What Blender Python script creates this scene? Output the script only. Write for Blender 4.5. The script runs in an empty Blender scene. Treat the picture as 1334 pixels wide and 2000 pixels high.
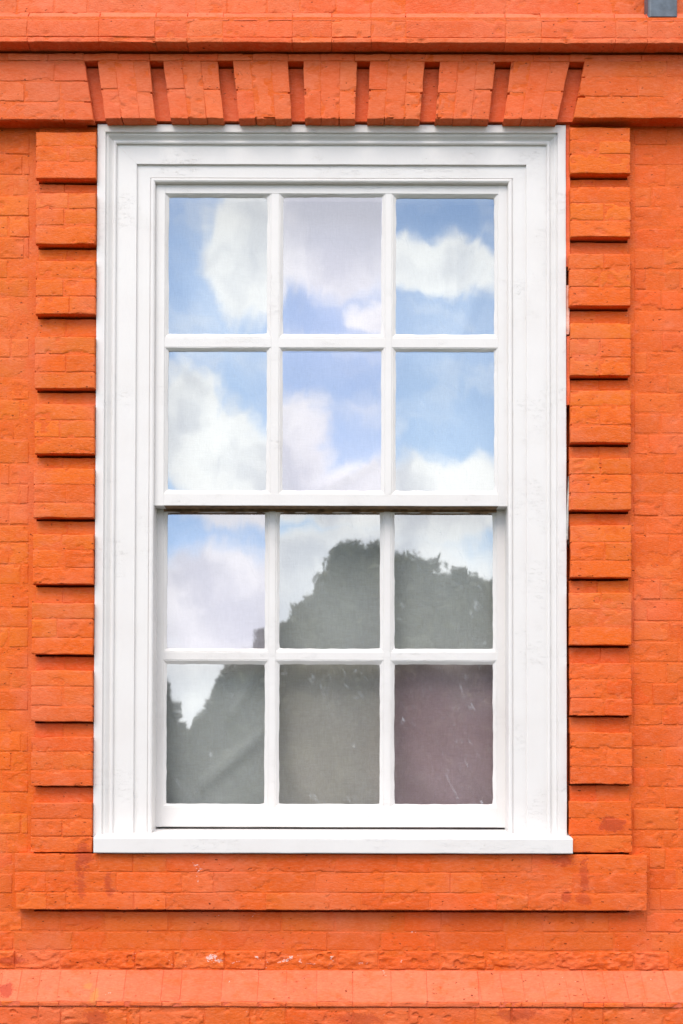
import bpy, math, random
import numpy as np
from mathutils import Vector, Matrix, Euler

# ------------------------------------------------------------------ camera, sky, sun, exposure
SC = bpy.context.scene
COL = SC.collection
S = 0.0018                    # metres per photograph pixel on the wall plane
D = 4.0                       # camera distance from the wall plane
FPX = D / S
EYE = 1.6
PITCH = math.radians(1.1)
ROLL = math.radians(0.12)
PPX, PPY = 667.0, 1437.0      # principal point in photograph pixels
CAMPOS = Vector((0.0, -D, EYE))

cam_d = bpy.data.cameras.new('camera')
cam = bpy.data.objects.new('camera', cam_d); COL.objects.link(cam)
cam.location = CAMPOS
cam.rotation_euler = (Matrix.Rotation(math.pi / 2 + PITCH, 4, 'X') @ Matrix.Rotation(ROLL, 4, 'Z')).to_euler()
cam_d.sensor_fit = 'VERTICAL'; cam_d.sensor_height = 36.0
cam_d.lens = 36.0 * FPX / 2000.0
cam_d.shift_x = 0.0
cam_d.shift_y = (PPY - 1000.0) / 2000.0
cam_d.clip_start = 0.05; cam_d.clip_end = 2000
SC.camera = cam

SUN_DIR = Vector((-0.32, -0.62, 0.95)).normalized()      # towards the sun: upper left, in front of the wall
world = bpy.data.worlds.new('World'); SC.world = world; world.use_nodes = True
SKY_STRENGTH = 0.09
sun_d = bpy.data.lights.new('sun', 'SUN'); sun_d.energy = 1.4; sun_d.angle = math.radians(40)
sun_d.color = (1.0, 0.93, 0.86)
sun = bpy.data.objects.new('sun', sun_d); COL.objects.link(sun)
sun.rotation_euler = SUN_DIR.to_track_quat('Z', 'Y').to_euler()
SC.view_settings.view_transform = 'Standard'; SC.view_settings.look = 'None'
SC.view_settings.gamma = 1.0; SC.view_settings.use_curve_mapping = False
SC.view_settings.exposure = 0.90
SC.cycles.max_bounces = 6; SC.cycles.diffuse_bounces = 2; SC.cycles.glossy_bounces = 3; SC.cycles.transparent_max_bounces = 8


class NB:
    """tiny node-tree builder"""
    def __init__(s, nt): s.nt = nt
    def n(s, t, **kw):
        nd = s.nt.nodes.new(t)
        for k, v in kw.items(): setattr(nd, k, v)
        return nd
    def put(s, sock, v):
        if isinstance(v, bpy.types.NodeSocket): s.nt.links.new(v, sock)
        else: sock.default_value = v
    def m(s, op, a, b=None, c=None, clamp=False):
        nd = s.n('ShaderNodeMath', operation=op, use_clamp=clamp); s.put(nd.inputs[0], a)
        if b is not None: s.put(nd.inputs[1], b)
        if c is not None: s.put(nd.inputs[2], c)
        return nd.outputs[0]
    def vm(s, op, a, b=None, out=0):
        nd = s.n('ShaderNodeVectorMath', operation=op); s.put(nd.inputs[0], a)
        if b is not None:
            if op == 'SCALE': s.put(nd.inputs['Scale'], b)
            else: s.put(nd.inputs[1], b)
        return nd.outputs[out]
    def mix(s, f, a, b, mode='MIX'):
        nd = s.n('ShaderNodeMix', data_type='RGBA', blend_type=mode)
        s.put(nd.inputs[0], f); s.put(nd.inputs[6], a); s.put(nd.inputs[7], b); return nd.outputs[2]
    def noise(s, vec, scale, detail=4, rough=0.55, dist=0.0, col=False):
        nd = s.n('ShaderNodeTexNoise'); s.put(nd.inputs['Vector'], vec)
        nd.inputs['Scale'].default_value = scale; nd.inputs['Detail'].default_value = detail
        nd.inputs['Roughness'].default_value = rough; nd.inputs['Distortion'].default_value = dist
        return nd.outputs['Color' if col else 'Fac']
    def smooth(s, v, a, b, lo=0.0, hi=1.0):
        nd = s.n('ShaderNodeMapRange', interpolation_type='SMOOTHSTEP'); s.put(nd.inputs[0], v)
        nd.inputs[1].default_value = a; nd.inputs[2].default_value = b
        nd.inputs[3].default_value = lo; nd.inputs[4].default_value = hi
        return nd.outputs[0]
    def xyz(s, x, y, z):
        nd = s.n('ShaderNodeCombineXYZ'); s.put(nd.inputs[0], x); s.put(nd.inputs[1], y); s.put(nd.inputs[2], z); return nd.outputs[0]
    def sep(s, v):
        nd = s.n('ShaderNodeSeparateXYZ'); s.put(nd.inputs[0], v); return nd.outputs


def build_world():
    nt = world.node_tree; nt.nodes.clear(); b = NB(nt)
    sky = b.n('ShaderNodeTexSky', sky_type='NISHITA'); sky.sun_disc = False
    sky.sun_elevation = math.asin(SUN_DIR.z)
    sky.sun_rotation = math.atan2(SUN_DIR.x, SUN_DIR.y)
    sky.air_density = 1.0; sky.dust_density = 0.6; sky.ozone_density = 2.0
    tc = b.n('ShaderNodeTexCoord').outputs['Generated']
    d = b.vm('NORMALIZE', tc); x, y, z = b.sep(d)
    az = b.m('ARCTAN2', x, b.m('MULTIPLY', y, -1.0))           # 0 looking away from the house
    el = b.m('ARCSINE', z)
    p = b.xyz(az, el, 0.0)
    w1 = b.vm('SUBTRACT', b.noise(p, 14.0, 3, 0.55, col=True), (0.5, 0.5, 0.5))
    w2 = b.vm('SUBTRACT', b.noise(p, 85.0, 3, 0.6, col=True), (0.5, 0.5, 0.5))
    pw = b.vm('ADD', p, b.vm('ADD', b.vm('SCALE', w1, 0.058), b.vm('SCALE', w2, 0.022)))
    pw = b.vm('MULTIPLY', pw, (1, 1, 0))
    # cumulus banks opposite the window: azimuth, elevation and radii in radians
    blobs = [(-0.078, 0.425, 0.045, 0.055), (-0.018, 0.430, 0.062, 0.055), (0.02, 0.365, 0.03, 0.016), (0.085, 0.418, 0.085, 0.026),
             (-0.150, 0.290, 0.045, 0.062), (-0.110, 0.262, 0.046, 0.056), (-0.070, 0.248, 0.046, 0.046), (-0.035, 0.255, 0.038, 0.048), (0.090, 0.228, 0.085, 0.040),
             (0.015, 0.224, 0.06, 0.026), (-0.11, 0.135, 0.085, 0.062), (0.03, 0.155, 0.13, 0.058),
             (-0.24, 0.17, 0.07, 0.07), (0.25, 0.22, 0.09, 0.08), (0.0, 0.03, 0.5, 0.09)]
    f = None; base = None
    for (u, v, a, c) in blobs:
        q = b.vm('DIVIDE', b.vm('SUBTRACT', pw, (u, v, 0)), (a, c, 1.0))
        ln = b.vm('LENGTH', q, out=1)
        val = b.m('SUBTRACT', 1.0, ln)
        f = val if f is None else b.m('MAXIMUM', f, val)
    placed = b.smooth(f, -0.16, 0.28)
    ds = b.vm('MULTIPLY', d, (1, 1, 1.9))
    gen = b.noise(ds, 3.4, 4, 0.58, 0.4)
    genm = b.smooth(gen, 0.40, 0.55)
    near = b.m('MULTIPLY', b.smooth(b.m('ABSOLUTE', az), 0.24, 0.42, 1, 0), b.smooth(el, 0.50, 0.66, 1, 0))
    near = b.m('MULTIPLY', near, b.smooth(y, -0.1, 0.1, 1, 0))
    cover = b.m('ADD', b.m('MULTIPLY', placed, near), b.m('MULTIPLY', genm, b.m('SUBTRACT', 1.0, near)))
    wisp = b.smooth(b.noise(b.vm('MULTIPLY', pw, (7, 16, 1)), 1.7, 3, 0.55), 0.44, 0.82, 0.0, 0.55)
    cover = b.m('MAXIMUM', cover, wisp)
    shade = b.smooth(b.m('ADD', b.noise(pw, 13.0, 3, 0.5), b.m('MULTIPLY', f, -0.16)), 0.30, 0.56)
    ccol = b.mix(shade, (8.9, 9.1, 10.0, 1), (13.4, 13.3, 13.3, 1))
    skyc = b.mix(1.0, sky.outputs[0], (1.55, 1.62, 1.68, 1), 'MULTIPLY')
    col = b.mix(cover, skyc, ccol)
    bg = b.n('ShaderNodeBackground'); b.put(bg.inputs[0], col); bg.inputs[1].default_value = SKY_STRENGTH
    out = b.n('ShaderNodeOutputWorld'); nt.links.new(bg.outputs[0], out.inputs[0])
build_world()
world.cycles.sampling_method = 'MANUAL'; world.cycles.sample_map_resolution = 512

# ------------------------------------------------------------------ helpers
rng = random.Random(7)
CR = (Matrix.Rotation(math.pi / 2 + PITCH, 3, 'X') @ Matrix.Rotation(0.0, 3, 'Z'))


def U(px, py, y=0.0):
    """point on the plane y (metres behind the wall face) that stands at this place in the photograph"""
    d = CR @ Vector(((px - PPX) / FPX, (PPY - py) / FPX, -1.0))
    t = (y - CAMPOS.y) / d.y
    return CAMPOS + d * t


def UX(px, y=0.0, py=940): return U(px, py, y).x
def UZ(py, y=0.0): return U(645, py, y).z


def _hash(i, j, s):
    h = np.sin(i * 127.1 + j * 311.7 + s * 74.7) * 43758.5453
    return h - np.floor(h)


def vn(x, y, s=0.0):
    i = np.floor(x); j = np.floor(y); f = x - i; g = y - j
    f = f * f * (3 - 2 * f); g = g * g * (3 - 2 * g)
    return (_hash(i, j, s) * (1 - f) + _hash(i + 1, j, s) * f) * (1 - g) + (_hash(i, j + 1, s) * (1 - f) + _hash(i + 1, j + 1, s) * f) * g


def fbm(x, y, s=0.0, o=3):
    t = 0; a = 0.5; n = 0
    for k in range(o):
        t = t + a * vn(x, y, s + k * 3.3); n += a; a *= 0.5; x = x * 2.03; y = y * 2.03
    return t / n


def link(name, me, mat=None, parent=None, color=None):
    o = bpy.data.objects.new(name, me); COL.objects.link(o)
    if mat is not None:
        for m in (mat if isinstance(mat, (list, tuple)) else [mat]): me.materials.append(m)
    if parent is not None: o.parent = parent
    if color is not None: o.color = color
    return o


def mesh(name, v, f, smooth=False):
    me = bpy.data.meshes.new(name); me.from_pydata([tuple(p) for p in v], [], f); me.update()
    if smooth: me.polygons.foreach_set('use_smooth', [True] * len(me.polygons))
    return me


def empty(name, loc=(0, 0, 0), parent=None):
    o = bpy.data.objects.new(name, None); COL.objects.link(o); o.location = loc; o.empty_display_size = 0.1
    if parent is not None: o.parent = parent
    return o


def tag(o, label, cat, group=None, kind=None):
    o['label'] = label; o['category'] = cat
    if group: o['group'] = group
    if kind: o['kind'] = kind
    return o


def box_vf(x0, x1, y0, y1, z0, z1, off=0):
    v = [(x0, y0, z0), (x1, y0, z0), (x1, y1, z0), (x0, y1, z0), (x0, y0, z1), (x1, y0, z1), (x1, y1, z1), (x0, y1, z1)]
    f = [(0, 3, 2, 1), (4, 5, 6, 7), (0, 1, 5, 4), (1, 2, 6, 5), (2, 3, 7, 6), (3, 0, 4, 7)]
    return v, [tuple(i + off for i in q) for q in f]


def boxes(name, lst, mat, parent=None, color=None):
    V = []; F = []
    for b in lst:
        v, f = box_vf(*b, off=len(V)); V += v; F += f
    return link(name, mesh(name, V, F), mat, parent, color)


# ------------------------------------------------------------------ materials
def new_mat(name):
    m = bpy.data.materials.new(name); m.use_nodes = True; nt = m.node_tree; nt.nodes.clear()
    return m, NB(nt)


def finish(b, surf):
    o = b.n('ShaderNodeOutputMaterial'); b.nt.links.new(surf, o.inputs[0])


def principled(b, col, rough=0.5, normal=None, spec=0.5):
    p = b.n('ShaderNodeBsdfPrincipled'); b.put(p.inputs['Base Color'], col); b.put(p.inputs['Roughness'], rough)
    p.inputs['Specular IOR Level'].default_value = spec
    if normal is not None: b.put(p.inputs['Normal'], normal)
    return p.outputs[0]


def bump(b, h, dist, strength=1.0, normal=None):
    n = b.n('ShaderNodeBump'); b.put(n.inputs['Height'], h); n.inputs['Distance'].default_value = dist; n.inputs['Strength'].default_value = strength
    if normal is not None: b.put(n.inputs['Normal'], normal)
    return n.outputs[0]


def make_paint():
    m, b = new_mat('orange_masonry_paint')
    pos = b.n('ShaderNodeNewGeometry').outputs['Position']
    x, y, z = b.sep(pos)
    base = b.n('ShaderNodeObjectInfo').outputs['Color']
    nd = b.n('ShaderNodeTexNoise'); b.put(nd.inputs['Vector'], pos); nd.inputs['Scale'].default_value = 3.4; nd.inputs['Detail'].default_value = 4
    bigc = b.sep(nd.outputs['Color'])
    nd = b.n('ShaderNodeTexNoise'); b.put(nd.inputs['Vector'], b.vm('MULTIPLY', pos, (1, 1, 1.5))); nd.inputs['Scale'].default_value = 17.0; nd.inputs['Detail'].default_value = 4; nd.inputs['Roughness'].default_value = .62; nd.inputs['Distortion'].default_value = .5
    mc = b.sep(nd.outputs['Color'])
    mid = mc[0]
    fine = b.noise(b.vm('MULTIPLY', pos, (1, 1, 1.6)), 130.0, 3, 0.65)
    # sun-faded pinkish film and richer fresh coats in patches
    c = b.mix(b.smooth(bigc[0], 0.45, 0.68, 0, 0.45), base, (0.73, 0.165, 0.076, 1))
    c = b.mix(b.smooth(mc[1], 0.48, 0.70, 0, 0.45), c, (0.64, 0.082, 0.005, 1))
    c = b.mix(b.smooth(mc[2], 0.50, 0.74, 0, 0.32), c, (0.74, 0.19, 0.09, 1))
    stk = b.noise(b.vm('MULTIPLY', pos, (1, 1, 5)), 60.0, 3, 0.7)
    c = b.mix(b.smooth(stk, 0.46, 0.70, 0, 0.38), c, (0.76, 0.22, 0.10, 1))
    c = b.mix(b.smooth(stk, 0.46, 0.30, 0, 0.35), c, (0.60, 0.074, 0.005, 1))
    def spot(px, py, rx, rz, amt):
        q = U(px, py, -0.03)
        v = b.vm('MULTIPLY', b.vm('SUBTRACT', pos, (q.x, 0, q.z)), (1 / rx, 0, 1 / rz))
        r = b.m('ADD', b.vm('LENGTH', v, out=1), wob)
        return b.smooth(r, 0.55, 1.0, amt, 0.0)
    wob = b.m('ADD', b.m('MULTIPLY', b.m('SUBTRACT', mid, 0.5), 2.6), b.m('MULTIPLY', b.m('SUBTRACT', fine, 0.5), 1.6))
    stain = None
    for a in [(1108, 1750, .020, .035, .55), (1140, 1712, .020, .075, .5), (1138, 1755, .03, .025, .45), (165, 1668, .03, .07, .6), (160, 1735, .02, .05, .5), (213, 1730, .02, .04, .55), (1195, 1608, .06, .03, .6),
              (15, 1935, .035, .03, .75), (190, 1990, .05, .05, .5), (700, 1985, .1, .03, .45), (1010, 1975, .07, .03, .5), (1100, 1680, .05, .02, .5),
              (20, 1880, .06, .015, .6)]:
        s_ = spot(*a); stain = s_ if stain is None else b.m('MAXIMUM', stain, s_)
    c = b.mix(stain, c, (0.38, 0.042, 0.018, 1))
    och = None
    for a in [(176, 1925, .016, .014, .6), (190, 1945, .02, .03, .75)]:
        s_ = spot(*a); och = s_ if och is None else b.m('MAXIMUM', och, s_)
    c = b.mix(och, c, (0.55, 0.20, 0.05, 1))
    # flaked spots showing old white paint, mostly on the lowest courses
    zz = UZ(1875); band = b.smooth(b.m('ABSOLUTE', b.m('SUBTRACT', z, zz)), 0.0, 0.045, 0.115, 0.0)
    xb = b.smooth(b.m('ABSOLUTE', b.m('SUBTRACT', x, UX(480))), 0.1, 0.75, 1, 0)
    lowb = b.smooth(z, UZ(1690), UZ(1540), 0.035, 0.0)
    thr = b.m('SUBTRACT', 0.715, b.m('ADD', b.m('MULTIPLY', band, xb), lowb))
    flk = b.m('ADD', b.m('MULTIPLY', fine, 0.28), b.m('MULTIPLY', mc[0], 0.72))
    flake = b.m('MULTIPLY', b.m('GREATER_THAN', flk, thr), 0.6)
    c = b.mix(flake, c, (0.82, 0.66, 0.62, 1))
    # pinholes and gouges: dirt sits in them
    vo = b.n('ShaderNodeTexVoronoi'); b.put(vo.inputs['Vector'], b.vm('ADD', b.vm('MULTIPLY', pos, (0.8, 1, 1.7)), b.vm('SCALE', nd.outputs['Color'], 0.05))); vo.inputs['Scale'].default_value = 52.0
    cs = b.sep(vo.outputs['Color'])
    rad = b.m('MULTIPLY', b.m('SUBTRACT', cs[0], 0.50), 0.36)
    rad = b.m('ADD', rad, b.m('MULTIPLY', b.m('SUBTRACT', fine, 0.5), 0.22))
    pit = b.smooth(b.m('SUBTRACT', vo.outputs['Distance'], rad), -0.025, 0.02, 1.0, 0.0)
    pit = b.m('MULTIPLY', pit, b.smooth(bigc[1], 0.40, 0.50))
    c = b.mix(b.m('MULTIPLY', pit, 0.82), c, (0.15, 0.018, 0.004, 1))
    # hairline cracks
    crack = b.smooth(b.m('ABSOLUTE', b.m('SUBTRACT', mid, 0.5)), 0.0, 0.007, 1, 0)
    crack = b.m('MULTIPLY', crack, b.smooth(bigc[2], 0.54, 0.62))
    c = b.mix(b.m('MULTIPLY', crack, 0.5), c, (0.35, 0.05, 0.01, 1))
    h = b.m('ADD', b.m('MULTIPLY', mid, 0.6), b.m('MULTIPLY', fine, 0.75))
    h = b.m('SUBTRACT', h, b.m('MULTIPLY', pit, 0.9))
    nrm = bump(b, h, 0.0028, 0.8)
    finish(b, principled(b, c, b.smooth(mid, 0.3, 0.7, 0.5, 0.68), nrm, 0.15))
    return m


def make_white():
    m, b = new_mat('white_gloss_paint')
    pos = b.n('ShaderNodeNewGeometry').outputs['Position']
    n1 = b.noise(pos, 5.0, 4); n2 = b.noise(pos, 60.0, 4, 0.6)
    c = b.mix(b.smooth(n1, 0.4, 0.7), (0.725, 0.685, 0.655, 1), (0.705, 0.66, 0.628, 1))
    # grime film and paint lost to bare grey wood, in small scattered flakes
    fl = b.noise(b.vm('MULTIPLY', pos, (9, 9, 26)), 5.0, 6, 0.7, 0.5)
    lost = b.m('MULTIPLY', b.smooth(fl, 0.765, 0.775), b.smooth(b.noise(pos, 4.0, 2), 0.5, 0.62))
    c = b.mix(b.m('MULTIPLY', lost, 0.6), c, (0.40, 0.33, 0.27, 1))
    ck = b.noise(b.vm('MULTIPLY', pos, (3.5, 3.5, 22)), 4.0, 6, 0.62, 0.4)
    crack = b.smooth(b.m('ABSOLUTE', b.m('SUBTRACT', ck, 0.52)), 0.0, 0.005, 1, 0)
    crack = b.m('MULTIPLY', crack, b.smooth(b.noise(b.vm('ADD', pos, (3, 1, 2)), 5.0, 3), 0.50, 0.62))
    c = b.mix(b.m('MULTIPLY', crack, 0.09), c, (0.42, 0.36, 0.32, 1))
    h = b.m('ADD', b.m('MULTIPLY', n2, 0.35), b.m('MULTIPLY', b.noise(b.vm('MULTIPLY', pos, (1, 1, 0.25)), 120.0, 3), 0.3))
    h = b.m('SUBTRACT', h, b.m('MULTIPLY', crack, 0.6)); h = b.m('SUBTRACT', h, b.m('MULTIPLY', lost, 0.8))
    finish(b, principled(b, c, 0.38, bump(b, h, 0.0016, 0.7), 0.4))
    return m


def simple(name, col, rough=0.6, scale=20.0, var=0.25, bumpd=0.0, spec=0.4):
    m, b = new_mat(name)
    pos = b.n('ShaderNodeNewGeometry').outputs['Position']
    n = b.noise(pos, scale, 5, 0.6)
    dark = tuple(v * (1 - var) for v in col[:3]) + (1,); lite = tuple(min(1, v * (1 + var)) for v in col[:3]) + (1,)
    c = b.mix(b.smooth(n, 0.3, 0.7), dark, lite)
    nrm = bump(b, n, bumpd) if bumpd else None
    finish(b, principled(b, c, rough, nrm, spec)); return m


def make_linen():
    m, b = new_mat('linen_blind')
    pos = b.n('ShaderNodeNewGeometry').outputs['Position']
    wx = b.noise(b.vm('MULTIPLY', pos, (1, 1, 0.05)), 420.0, 2); wz = b.noise(b.vm('MULTIPLY', pos, (0.05, 1, 1)), 420.0, 2)
    wv = b.m('ADD', wx, wz)
    slow = b.noise(pos, 4.0, 4)
    c = b.mix(b.smooth(wv, 0.75, 1.25), (0.58, 0.55, 0.50, 1), (0.665, 0.635, 0.585, 1))
    c = b.mix(b.smooth(slow, 0.35, 0.7, 0, 0.25), c, (0.50, 0.47, 0.41, 1))
    finish(b, principled(b, c, 0.9, bump(b, wv, 0.0012, 0.6), 0.1)); return m


def make_glass(name, tint, refl, dust, seed):
    m, b = new_mat(name)
    pos = b.n('ShaderNodeNewGeometry').outputs['Position']
    pos = b.vm('ADD', pos, (seed * 3.1, 0, seed * 1.7))
    wav = b.noise(b.vm('MULTIPLY', pos, (1.0, 1.0, 0.55)), 5.0, 2, 0.4, 0.3)
    nrm = bump(b, wav, 0.0008, 1.0)
    tr = b.n('ShaderNodeBsdfTransparent'); tr.inputs[0].default_value = tint + (1,)
    gl = b.n('ShaderNodeBsdfGlossy'); gl.inputs['Roughness'].default_value = 0.022; b.put(gl.inputs['Normal'], nrm)
    gl.inputs[0].default_value = tuple(min(1, 0.35 + 0.65 * t) for t in tint) + (1,)
    mx = b.n('ShaderNodeMixShader'); mx.inputs[0].default_value = refl
    b.nt.links.new(tr.outputs[0], mx.inputs[1]); b.nt.links.new(gl.outputs[0], mx.inputs[2])
    # dried smears and wiped streaks
    r = b.n('ShaderNodeVectorRotate'); r.rotation_type = 'Y_AXIS'; b.put(r.inputs['Vector'], pos); r.inputs['Angle'].default_value = 0.45
    sm = b.noise(b.vm('MULTIPLY', r.outputs[0], (26, 1, 7)), 1.6, 6, 0.68, 1.0)
    sp = b.smooth(sm, 0.56, 0.74)
    sp = b.m('MULTIPLY', sp, b.smooth(b.noise(pos, 7.0, 3), 0.42, 0.58))
    fine = b.smooth(b.noise(pos, 260.0, 2), 0.74, 0.78, 0, 0.5)
    film = b.smooth(b.noise(pos, 3.0, 3), 0.3, 0.7, 0.01, 0.05)
    df = b.n('ShaderNodeBsdfDiffuse'); df.inputs[0].default_value = (0.72, 0.75, 0.78, 1)
    k = b.m('ADD', b.m('MULTIPLY', b.m('MAXIMUM', sp, fine), dust), film, clamp=True)
    m2 = b.n('ShaderNodeMixShader'); b.put(m2.inputs[0], k)
    b.nt.links.new(mx.outputs[0], m2.inputs[1]); b.nt.links.new(df.outputs[0], m2.inputs[2])
    finish(b, m2.outputs[0]); return m


M_PAINT = make_paint()
M_WHITE = make_white()
M_BROWN = simple('dark_brown_timber', (0.22, 0.13, 0.07), 0.8, 40, 0.4, 0.001)  # dark brown for the rail undersides and the lower sash's top rail
M_LINEN = make_linen()
M_GREYPIPE = simple('grey_plastic_pipe', (0.095, 0.115, 0.14), 0.45, 30, 0.25, 0.0006)
M_CABLE = simple('grey_cable_sheath', (0.45, 0.42, 0.38), 0.6, 50, 0.2)
M_ROOM = simple('dim_plaster', (0.25, 0.23, 0.2), 0.9, 8, 0.2)
M_GRASS = simple('lawn_grass', (0.045, 0.062, 0.022), 0.9, 1.5, 0.45, 0.02)
M_BOUNCE_CUT = simple('bounce_cut_dark', (0.028, 0.021, 0.015), 0.85, 9, 0.25, 0.004)  # near-black surface for the added strip that dims ground bounce
M_BARK = simple('tree_bark', (0.09, 0.065, 0.045), 0.9, 14, 0.4, 0.01)
M_LEAF = simple('broad_leaf', (0.10, 0.095, 0.045), 0.6, 3.0, 0.5)
M_NEEDLE = simple('conifer_needle', (0.07, 0.068, 0.042), 0.7, 3.0, 0.5)

# ------------------------------------------------------------------ bricks
ORANGE = (0.71, 0.122, 0.0085); SALMON = (0.72, 0.126, 0.034); RED = (0.71, 0.112, 0.0150); PALE = (0.71, 0.132, 0.056)


def tone(c, var=0.09):
    k = 1 + rng.uniform(-var, var * .6); h = rng.uniform(-0.16, 0.15)
    return (min(1, c[0] * k), c[1] * k * (1 + h), c[2] * k * (1 + 1.6 * h), 1)


def axis(L, res):
    e = [0, .0012, .003, .0058]
    e = [v for v in e if v < L * 0.3]
    n = max(1, int(round((L - 2 * e[-1]) / res)))
    mid = np.linspace(e[-1], L - e[-1], n + 1)[1:-1]
    return np.array(e + list(mid) + [L - v for v in reversed(e)]) / L


def brick_geo(q, res=0.0065, rnd=0.0035, chip=0.5, rough=1.0, back=0.012, wob=1.0):
    bl, br, tr, tl = [np.array(p, dtype=float) for p in q]
    W = (np.linalg.norm(br - bl) + np.linalg.norm(tr - tl)) / 2; H = (np.linalg.norm(tl - bl) + np.linalg.norm(tr - br)) / 2
    n = np.cross(br - bl, tl - bl); n /= np.linalg.norm(n)
    ux = (br - bl) / np.linalg.norm(br - bl); uz = (tl - bl) / np.linalg.norm(tl - bl)
    sa = axis(W, res); ta = axis(H, res)
    s, t = np.meshgrid(sa, ta)
    P = (bl[None, None] * ((1 - s) * (1 - t))[..., None] + br * (s * (1 - t))[..., None] + tr * (s * t)[..., None] + tl * ((1 - s) * t)[..., None])
    a = s * W; b = t * H
    ox, oz, sd = rng.uniform(0, 90), rng.uniform(0, 90), rng.uniform(0, 50)
    A = a + ox; B = b + oz
    ea = np.minimum(a, W - a); eb = np.minimum(b, H - b)
    e = np.minimum(ea, eb)
    corner = np.hypot(np.maximum(0, .012 - ea), np.maximum(0, .012 - eb))
    R = rnd * (0.25 + 0.6 * fbm(A * 22, B * 22, sd, 2))
    k = 1 - np.clip(e / R, 0, 1)
    h = -R * (1 - np.sqrt(np.clip(1 - k * k, 0, 1)))
    cn = fbm(A * 34, B * 48, sd + 5, 4)
    thr = 0.80 - 0.16 * chip * rng.uniform(0.0, 1.3)
    ch = np.clip((cn - thr) / 0.09, 0, 1) * np.clip(1.3 - e / (.008 + .010 * fbm(A * 12, B * 12, sd + 8, 2)), 0, 1)
    h = h - ch * 0.0065 - corner * 0.05 * rng.uniform(0.2, 1.5)
    h = h + (fbm(A * 9, B * 11, sd + 9, 2) - .5) * 0.0020 * rough + (fbm(A * 45, B * 60, sd + 11, 3) - .5) * 0.0009 * rough
    if rough > 4: h = h - np.abs(fbm(A * 17, B * 30, sd + 51, 4) - .5) * .018 - np.abs(fbm(A * 50, B * 75, sd + 57, 3) - .5) * .006 + .003
    g = fbm(A * 26, B * 40, sd + 21, 2)
    h = h - np.clip((g - 0.74) / 0.05, 0, 1) * 0.0030 * rough        # gouges
    h = h + (s - .5) * rng.uniform(-.0012, .0012) + (t - .5) * rng.uniform(-.0012, .0012) + rng.uniform(-.0008, .0008)
    wx = (fbm(B * 24, A * 10, sd + 31, 2) - .5) * 0.0040 * wob * np.clip(1 - ea / 0.02, 0, 1)
    wz = (fbm(A * 16, B * 10, sd + 37, 2) - .5) * 0.0044 * wob * np.clip(1 - eb / 0.02, 0, 1)
    cz = ch * 0.0022 * np.where(b < H / 2, 1, -1) * np.clip(1 - eb / 0.01, 0, 1)
    P = P + n * h[..., None] + ux * wx[..., None] + uz * (wz + cz)[..., None]
    nz, nx = P.shape[:2]
    V = P.reshape(-1, 3)
    idx = np.arange(nx * nz).reshape(nz, nx)
    F = np.stack([idx[:-1, :-1], idx[:-1, 1:], idx[1:, 1:], idx[1:, :-1]], -1).reshape(-1, 4)
    loop = np.concatenate([idx[0, :], idx[1:, -1], idx[-1, -2::-1], idx[-2:0:-1, 0]])
    ring = V[loop] - n * back
    m = len(loop); r0 = len(V)
    V = np.concatenate([V, ring])
    j = np.arange(m); j2 = (j + 1) % m
    F2 = np.stack([loop[j2], loop[j], r0 + j, r0 + j2], -1)
    F = np.concatenate([F, F2])
    return V, F


FAR = []        # bricks wholly outside the photograph, joined as one piece


def visible(q):
    for p in q:
        d = CR.transposed() @ (Vector(p) - CAMPOS)
        px = PPX + FPX * d.x / -d.z; py = PPY - FPX * d.y / -d.z
        if -6 < px < 1340 and -6 < py < 2006: return True
    return False


def brick(parent, q, col=ORANGE, name='brick', var=0.09, **kw):
    xs = [p[0] for p in q]
    crosses = min(xs) < 0 < max(xs) and visible([((q[0][0] + q[1][0]) / 2, q[0][1], (q[0][2] + q[3][2]) / 2)])
    if not (visible(q) or crosses):
        kw['res'] = 0.03
        FAR.append(brick_geo(q, **kw)); return None
    V, F = brick_geo(q, **kw)
    me = mesh('brick', V.tolist(), F.tolist(), True)
    return link(name, me, M_PAINT, parent, tone(col, var))


def rect(x0, x1, py0, py1, y, gap=0.0028, yb=None):
    """brick corners from photograph rows (py0 above py1), world x; gap is half the joint"""
    zt = UZ(py0, y) - gap; yb = y if yb is None else yb
    zb = UZ(py1, yb) + gap
    return [(x0 + gap, yb, zb), (x1 - gap, yb, zb), (x1 - gap, y, zt), (x0 + gap, y, zt)]


def course(parent, joints, py0, py1, y, col, extend=True, gap=0.0022, yb=None, ext=(0.9, 0.9), name='brick', **kw):
    """one course: joints are photograph x of the perpends"""
    pm = (py0 + py1) / 2
    xs = [U(j, pm, y).x for j in joints]
    if extend:
        while xs[0] > UX(0) - ext[0]: xs.insert(0, xs[0] - rng.choice((0.115, 0.228)))
        while xs[-1] < UX(1334) + ext[1]: xs.append(xs[-1] + rng.choice((0.115, 0.228)))
    for a, c in zip(xs[:-1], xs[1:]):
        brick(parent, rect(a, c, py0, py1, y, gap, yb), col, name, **kw)


def flem(x0, x1, start=None, a=66, b=132):
    out = [x0]; big = rng.random() < .5
    x = x0 + (start if start is not None else rng.uniform(30, b))
    while x < x1 - 25:
        out.append(x); x += (b if big else a) * rng.uniform(.95, 1.05); big = not big
    out.append(x1); return out


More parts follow.
